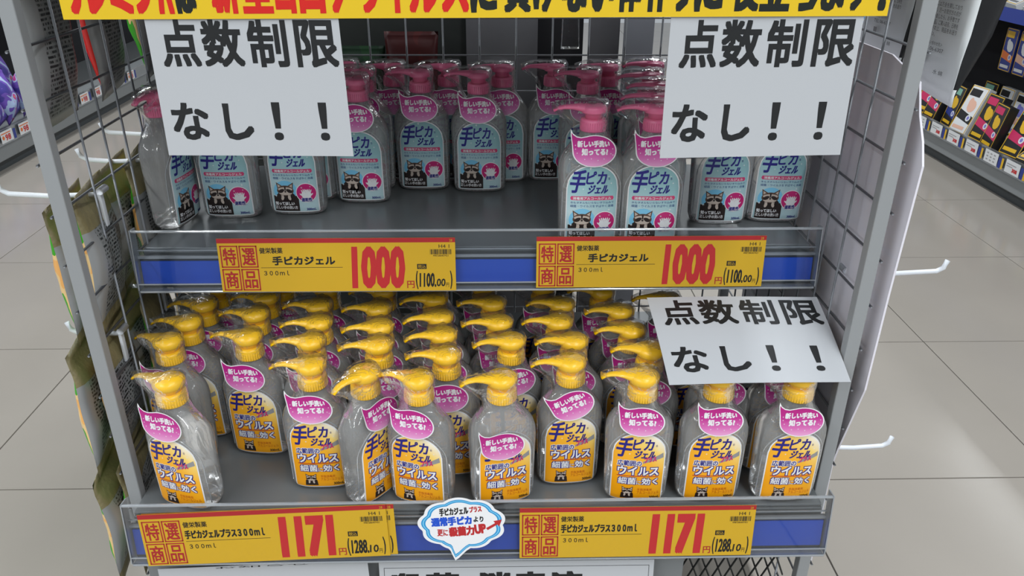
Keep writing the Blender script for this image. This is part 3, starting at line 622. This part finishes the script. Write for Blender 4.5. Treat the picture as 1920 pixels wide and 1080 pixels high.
# ------------------------------------------------------------------ hanging snack bags left of the rack
def bag_mesh(w, h, T, seed, mats, seal=.022, top=None):
    """pillow bag: mats = front, back, seal, plain"""
    nx, nz = 14, 20; bm = bmesh.new(); rr = seed * 3.7
    G = {}
    for side in (-1, 1):
        for i in range(nx + 1):
            for j in range(nz + 1):
                u = i / nx * 2 - 1; v = j / nz * 2 - 1; x = u * w / 2; z = v * h / 2
                edge = max(0, 1 - abs(u) ** 2.6) ** .55; vv = min(1, (h / 2 - abs(z)) / (h * .5) / .9); vert = max(0, min(1, (h / 2 - seal - abs(z)) / (h * .28))) ** .6
                t = T * edge * vert + .0008
                wr = noise.noise(Vector((x * 38, z * 38, rr + side * 5))) * .004 * edge * (vert * .9 + .1) + noise.noise(Vector((x * 14, z * 14, rr + 9))) * .004
                rip = .0008 * math.sin(z * 1500) * (1 - vert)
                x2 = x * (1 - .06 * vert)
                y = side * t + wr + rip
                if (i in (0, nx) or j in (0, nz)) and side == 1: G[side, i, j] = G[-1, i, j]
                else: G[side, i, j] = bm.verts.new((x2, y, z))
    for side in (-1, 1):
        for i in range(nx):
            for j in range(nz):
                q = [G[side, i, j], G[side, i + 1, j], G[side, i + 1, j + 1], G[side, i, j + 1]]
                if side == 1: q = q[::-1]
                f = bm.faces.new(q); z = (j + .5) / nz * h - h / 2
                f.material_index = 2 if (abs(z) > h / 2 - seal or (side == 1 and z > h / 2 - (top or seal))) else (0 if side == -1 else (1 if .12 < (i + .5) / nx < .88 else 3))
    return bm
bagp = [obj('snack_bag', bag_mesh(.128, .174, .0135, k, None, .018, .042), ['baggreen', 'bagprint', 'khaki', 'baggrey'], None, True) for k in range(3)]
bagt = [obj('snack_bag', bag_mesh(.128, .195, .018, 11 + k, None, .012), [m, 'bagprint', 'baggrey', 'baggrey'], None, True) for k, m in enumerate(('baggreen', 'bred', 'baggreen'))]
firstt = [True] * 3
for b in bagp: b.rotation_euler = (0, 0, -PI / 2)
def hook(label, p, L, s, z_up=.016, parent=None):
    bm = bmesh.new()
    tube(bm, [p, (p[0] + s * L * .5, p[1], p[2] - .002), (p[0] + s * (L - .008), p[1], p[2] + .001), (p[0] + s * L, p[1], p[2] + .006), (p[0] + s * (L + .003), p[1], p[2] + z_up)], .0032, 8)
    box(bm, p[0] - .002, p[0] + .002, p[1] - .004, p[1] + .004, p[2] - .04, p[2] + .006, bev=.0008)
    tube(bm, [(p[0] - s * .004, p[1] - .008, p[2] + .006), (p[0] - s * .004, p[1] + .008, p[2] + .006)], .0045, 8)
    return tag(obj('peg_hook', bm, 'hook', None, True), label, 'hook', 'white peg hooks on the rack sides')
tn = ['top', 'second', 'third', 'lowest']; cn = ['front', 'middle', 'rear']
first = [True] * 3
k = 0
for ti, zc in enumerate((.868, .603, .430, .262)):
    for ci, yc in enumerate((.098, .236, .374)):
        for di, xc in enumerate((-.465, -.4915) if ci < 2 and ti else (-.473,)):
            v = (k * 2 + ti) % 3; s = bagp[v]
            if ti == 0:
                s = bagt[ci]; b = s; first_ = False
            elif first[v]: b = s; first[v] = False
            else: b = s.copy(); C.objects.link(b)
            b.location = (xc - .001 * ti, yc + (.020, .022 - .012 * di, -.012 - .012 * di, -.030 - .010 * di)[ti] + .003 * (k % 3), zc + .003 * (k % 2) - di * .006)
            b.rotation_euler = (0, math.radians((k % 3 - 1) * 2), -PI / 2 + math.radians((k % 2) * 2 + 9))
            tag(b, f'{("red-fronted" if ti == 0 and ci == 1 else "green")} snack bag in the {tn[ti]} tier, {cn[ci]} column, ' + ('next to the wire panel' if di == 0 else 'outer of the two'), 'snack bag', 'snack bags hanging on the left side of the rack'); k += 1
        if ti < 3: hook(f'white hook carrying the {cn[ci]} snack bags of the {tn[ti]} tier', (-.4525, yc + (.02, .02, -.01)[ti], zc + .078), (.115, .115, .06)[ti] if ci != 1 else .085, -1)

# ------------------------------------------------------------------ right side: white board, black and silver bag, hooks
bm = bmesh.new()
prof_ = [(.034, .16), (.055, .16), (.47, .16), (.47, .846), (.30, .846), (.105, .846), (.035, .830), (.020, .798), (.003, .775), (-.008, .752), (-.002, .60), (.000, .47), (.030, .36), (.036, .33)]
loft(bm, [[(x, y, z) for y, z in prof_] for x in (.4632, .4655)])
tag(obj('display_board', bm, 'board'), 'white cardboard panel fixed outside the right wire side', 'cardboard panel')
bm = bmesh.new(); RG = []
for z, xo, dy in ((-.130, .004, 0), (-.118, .0045, 0), (-.112, .007, .0), (-.095, .022, -.003), (-.07, .034, -.004), (-.03, .042, -.003), (.02, .048, -.002), (.08, .05, 0), (.13, .044, 0)):
    n = 20; pts = []
    for k in range(n):
        t = 2 * PI * k / n; c, q = math.cos(t), math.sin(t)
        X_ = (math.copysign(abs(c) ** .35, c) * .5 + .5) * xo + noise.noise(Vector((c * 2, q * 2, z * 30))) * .003; Y_ = math.copysign(abs(q) ** .35, q) * (.056 + dy)
        pts.append((X_, Y_, z - (.012 * (1 - (Y_ + .056) / .112) if z < -.11 else 0)))
    RG.append(pts)
loft(bm, RG)
bm.normal_update()
for f in bm.faces: f.material_index = 1 if (f.normal.x < -.25 and f.calc_center_median().x < .012) or f.calc_center_median().z < -.112 and f.normal.x < .2 else 0
sb = obj('foil_bag', bm, ['blackfoil', 'silver'], None, True); sb.location = (.500, .092, .945); sb.rotation_euler = (0, 0, math.radians(3))
p = Print(); x = -.042; rnd = random.Random(9)
while x < .012:
    ww = rnd.choice((.0008, .0014, .002)); p.rect(x, -.020, x + ww, .03, 'black', 1); x += ww + rnd.choice((.0008, .0012, .0018))
p.text('62200 990261', (-.045, -.030, .012, -.0235), 'black', 1)
for i, s in enumerate(('品質には万全を期しており', 'ますが、万一お気付きの点が', 'ございましたら、お手数です', 'が、現品、ご購入店名、日時を', 'お書きの上、現品をお送り', 'ください。')):
    p.text(s, (-.044, -.040 - i * .0062, .012 if i < 5 else -.026, -.0350 - i * .0062), 'black', 1)
p.text('＜お問い合わせ先＞', (-.044, -.0795, -.008, -.0755), 'black', 1); p.text('TEL 06-6307', (-.044, -.0855, -.004, -.0815), 'black', 1)
p.rect(-.042, -.100, -.034, -.091, 'grey', 1); p.text('水 綿', (-.014, -.108, .004, -.103), 'black', 1)
prt = p.build('back_print', lambda u, v, L: (-.0035 - L * .0001, -u * 1.0 - .030, v - .006), sb)
tag(sb, 'black and silver foil bag hanging outside the right post', 'foil bag')
sb2 = sb.copy(); C.objects.link(sb2); pr2 = prt.copy(); C.objects.link(pr2); pr2.parent = sb2; sb2.location = (.502, .225, .955); tag(sb2, 'second foil bag seen through the right wire panel behind the post', 'foil bag')
hook('white hook sticking out to the right at mid height', (.4675, .115, .573), .125, 1); hook('white hook sticking out low at the right behind the post', (.4675, .085, .320), .095, 1); hook('short white hook end just above the low right hook', (.4675, .205, .310), .028, 1)
tag(boxobj('cardboard_clip', (.4672, .492, .108, .116, .572, .640), 'boardbrown', None, .001), 'small brown cardboard piece beside the mid height right hook', 'cardboard')

# ------------------------------------------------------------------ rack standing behind
rr_ = tag(empty('rear_rack', (0, .6, 0)), 'dark back of the neighbouring rack seen through the rear wires', 'shelving')
boxobj('back_board', (-.55, -.03, .12, .14, .05, 1.25), 'darkgreen', rr_); boxobj('grey_panel', (-.03, .10, .10, .12, .05, 1.25), 'midgrey', rr_)
boxobj('dark_panel', (.10, .185, .12, .14, .05, 1.25), 'dark', rr_); boxobj('light_panel', (.190, .243, .06, .08, .05, 1.25), 'midgrey', rr_); boxobj('pale_panel', (.250, .300, .04, .06, .05, 1.25), 'ltgrey', rr_)
boxobj('cross_shelf', (-.5, .3, .02, .14, .62, .64), 'shelfdark', rr_)
def pouch(x, y, z, w, h, m, label):
    o = obj('refill_pouch', bag_mesh(w, h, .02, x * 9, None, .01), [m, m, m, m], None, True); o.location = (x, y, z + h / 2); return tag(o, label, 'pouch', 'refill pouches behind the rear wires')
pouch(-.125, .655, .641, .095, .150, 'pouchred', 'red refill pouch behind the rear wires, right of the pair'); pouch(-.215, .66, .641, .085, .125, 'pouchgreen', 'green refill pouch behind the rear wires, left of the pair')
bm = bag_mesh(.032, .15, .006, 4, None, .006); o = obj('clear_pack', bm, ['film'] * 4, None, True); o.location = (.150, .60, .845)
tag(o, 'empty clear plastic pack hanging behind the rear wires', 'plastic pack')

# ------------------------------------------------------------------ aisle gondolas
def gondola(s, x, y0, y1, label):
    g = tag(empty('gondola_shelf', (s * x, 0, 0)), label, 'shelving')
    X = lambda a, b: (min(s * a, s * b), max(s * a, s * b))
    boxobj('kick_plate', (*X(.03, .05), y0, y1, 0, .075), 'shelfdark', g); boxobj('base_deck', (*X(0, .5), y0, y1, .045, .115), 'gond', g, .004)
    boxobj('back_board', (*X(.5, .52), y0, y1, 0, 1.35), 'dark', g); boxobj('middle_shelf', (*X(.12, .5), y0, y1, .585, .605), 'gond', g, .003); boxobj('upper_shelf', (*X(.12, .5), y0, y1, .98, 1.0), 'gond', g)
    bm = bmesh.new(); box(bm, *X(-.016, -.012), y0, y1, .108, .168); obj('rail_cover', bm, 'clear', g); boxobj('rail_strip', (*X(-.008, -.004), y0, y1, .112, .160), 'gond', g)
    boxobj('middle_rail', (*X(.112, .119), y0, y1, .58, .63), 'packblue', g)
    return g
gondola(1, 1.9, .6, 6.2, 'grey aisle shelving on the right filled with boxed goods'); gondola(-1, 1.95, .6, 6.2, 'grey aisle shelving on the left with purple packs')
def pack(name, w, h, d, style, loc, lean, s, label, cat, group, rz=0):
    """boxed goods: body plus printed front facing the aisle"""
    r = empty(name, (loc[0], loc[1], loc[2] + d / 2 * math.sin(lean) + .002)); r.rotation_euler = (0, s * lean, rz)
    body, pic, band, extra = style
    bm = bmesh.new(); box(bm, -d / 2, d / 2, -w / 2, w / 2, 0, h, bev=.002); obj('carton', bm, body, r)
    p = Print(); p.rect(-w / 2 + .004, .004, w / 2 - .004, h - .004, body if body != 'packblack' else 'packblack', 0)
    p.rect(-w / 2 + .008, h * .78, w * .2, h * .93, band, 1); p.ell(w * .05, h * .58, w * .24, h * .13, pic, 1.2, 12, .5); p.ell(-w * .1, h * .66, w * .12, h * .09, pic, 1.4, 10)
    p.poly([(-w / 2 + .004, h * .30), (w / 2 - .004, h * .22), (w / 2 - .004, h * .38), (-w / 2 + .004, h * .48)], extra, 1.6); p.ell(w * .22, h * .34, w * .13, h * .07, 'packwhite', 2, 12); p.ell(w * .22, h * .34, w * .07, h * .04, 'packpurple', 2.4, 10)
    p.rect(-w * .38, h * .08, w * .3, h * .15, pic, 2); p.frame(-w / 2 + .002, .002, w / 2 - .002, h - .002, .003, 'gold', 2)
    p.build('front_print', lambda u, v, L: (-s * (d / 2 + .0006 + L * .0003), -s * u, v), r)
    return tag(r, label, cat, group)
ST = [('packblack', 'gold', 'packmag', 'packmag'), ('packblack', 'gold', 'packgreen', 'packmag'), ('packblack', 'gold', 'packgreen', 'packblue'), ('packwhite', 'packpurple', 'packblack', 'packskin'), ('packpurple', 'dbrown', 'packskin', 'gold'), ('packwhite', 'packskin', 'packblack', 'packblack')]
SN = ['black and gold', 'black and green', 'black and teal', 'white and lavender', 'lavender and brown', 'white and peach']
ys = [1.52, 1.63, 1.745, 1.86, 1.975, 2.085, 2.20, 2.31, 2.42, 2.54, 2.66, 2.78]
pos = ['nearest', 'second nearest', 'third nearest', 'fourth nearest', 'fifth nearest', 'sixth nearest', 'seventh nearest', 'eighth nearest', 'ninth nearest', 'tenth nearest', 'eleventh nearest', 'farthest']
for i, y in enumerate(ys):
    v = (4, 0, 0, 2, 1, 1, 0, 0, 5, 2, 1, 0)[i]
    if i == 4:
        r = pack('boxed_support', .092, .16, .035, ST[1], (1.97, y - .01, .118), .85, 1, 'black and magenta box lying tipped forward on the right gondola', 'box', 'boxed goods on the right gondola deck', .15); continue
    pack('boxed_support', .10, .175 + .012 * (i % 3), .035, ST[v], (1.965 + .02 * (i % 2), y, .118), .2 + .08 * (i % 3), 1, f'{SN[v]} box standing on the right gondola deck, {pos[i]} to camera', 'box', 'boxed goods on the right gondola deck', (i % 3 - 1) * .12)
for i in range(10):
    y = 1.58 + i * .118
    pack('boxed_support', .095, .17, .03, ST[(i * 2 + 1) % 6], (2.19, y, .118), .12, 1, f'{SN[(i * 2 + 1) % 6]} box in the second row of the right gondola, {pos[i]} to camera', 'box', 'boxed goods on the right gondola deck')
for i in range(10):
    y = 1.62 + i * .098
    r = pack('hanging_pack', .082, .17, .012, ('packblue', 'packwhite', 'gold', 'packor' if i % 2 else 'packskin'), (2.14, y, .365), 0, 1, f'blue and orange blister pack hanging on the right gondola, {pos[i]} to camera', 'package', 'blister packs hanging in the right gondola')
for i in range(6):
    y = 1.72 + i * .15
    pack('flat_box', .11, .15, .03, ('packwhite', 'midgrey', 'packor', 'bred'), (2.075, y, .608), 1.1, 1, f'white and red flat box on the right gondola middle shelf, {pos[i]} to camera', 'box', 'flat boxes on the right gondola', .2 * (-1) ** i)
far = ['thirteenth', 'fourteenth', 'fifteenth', 'sixteenth', 'seventeenth', 'eighteenth', 'nineteenth', 'twentieth', 'twenty-first', 'twenty-second', 'twenty-third', 'twenty-fourth']
for i in range(12):
    y = 2.92 + i * .125
    pack('boxed_support', .105, .15, .04, (('packor', 'packwhite', 'packblue', 'bred'), ('packwhite', 'packor', 'packpurple', 'packmag'), ('packor', 'packblack', 'packwhite', 'packskin'))[i % 3], (1.97, y, .118), .5, 1, ('orange', 'white and orange', 'orange and black')[i % 3] + f' box far along the right gondola deck, {far[i]} from the near end', 'box', 'boxed goods on the right gondola deck')
for i in range(9):
    y = 2.75 + i * .15
    pack('hanging_pack', .10, .19, .012, (('packblue', 'packwhite', 'packmag', 'skyblue'), ('skyblue', 'packwhite', 'packpurple', 'bred'))[i % 2], (2.10, y, .375), 0, 1, ('dark blue', 'sky blue')[i % 2] + f' pack hanging far along the right gondola, {pos[i]} of the far group', 'package', 'blister packs hanging in the right gondola')
def small_card(s, x, y, z, m, label, w=.085):
    p = Print(); p.rect(-w / 2, 0, w / 2, .046, 'packwhite', 0)
    if m == 'w':
        p.text('308', (.0, .008, .03, .022), 'red', 1, .001); p.rect(-.036, .030, .02, .0335, 'grey', 1); p.rect(-.036, .022, .0, .0255, 'grey', 1)
    elif m == 'p':
        p.text('98', (-.012, .006, .026, .030), 'red', 1, .001); p.rect(-.038, .034, .03, .038, 'packor', 1); p.ell(-.026, .020, .008, .008, 'packor', 1, 12)
    else:
        for a in range(3):
            for b in range(3): p.rect(-.03 + a * .022, .008 + b * .012, -.018 + a * .022, .013 + b * .012, 'grey', 1)
    p.rect(w / 2 + .004, .0, w / 2 + .022, .04, 'packblue', 0); 
    if m != 'p': p.rect(w / 2 + .024, .0, w / 2 + .036, .04, 'gold', 0)
    o = p.build('small_price_card', lambda u, v, L: (-s * (.019 + L * .0003), -s * u, v)); o.location = (s * x, y, z)
    return tag(o, label, 'price card', 'small price cards on the aisle gondolas')
for i in range(12): small_card(1, 1.9, 1.50 + i * .135, .116, 'w' if i % 4 != 0 else 'g', f'small white price card on the right gondola rail, {pos[i]} to camera')
for i in range(12): small_card(-1, 1.95, 2.10 + i * .135, .116, 'p', f'small white price card with pink print on the left gondola rail, {pos[i]} to camera')
pp = [obj('purple_pouch', bag_mesh(.13, .2, .03, 20 + k, None, .01), ['purple'] * 4, None, True) for k in range(2)]
ff = [True, True]
for i in range(14):
    k = i % 2
    if ff[k]: b = pp[k]; ff[k] = False
    else: b = pp[k].copy(); C.objects.link(b)
    row = i // 7; j = i % 7
    b.location = (-2.03 - .16 * row, 2.02 + j * .142, .245 + .02 * row); b.rotation_euler = (math.radians((i % 3 - 1) * 8), -.35, PI / 2 + .1 * (i % 3 - 1))
    tag(b, f'purple candy pouch in the {("front", "rear")[row]} row of the left gondola, {pos[j]} to camera', 'pouch', 'purple pouches on the left gondola')
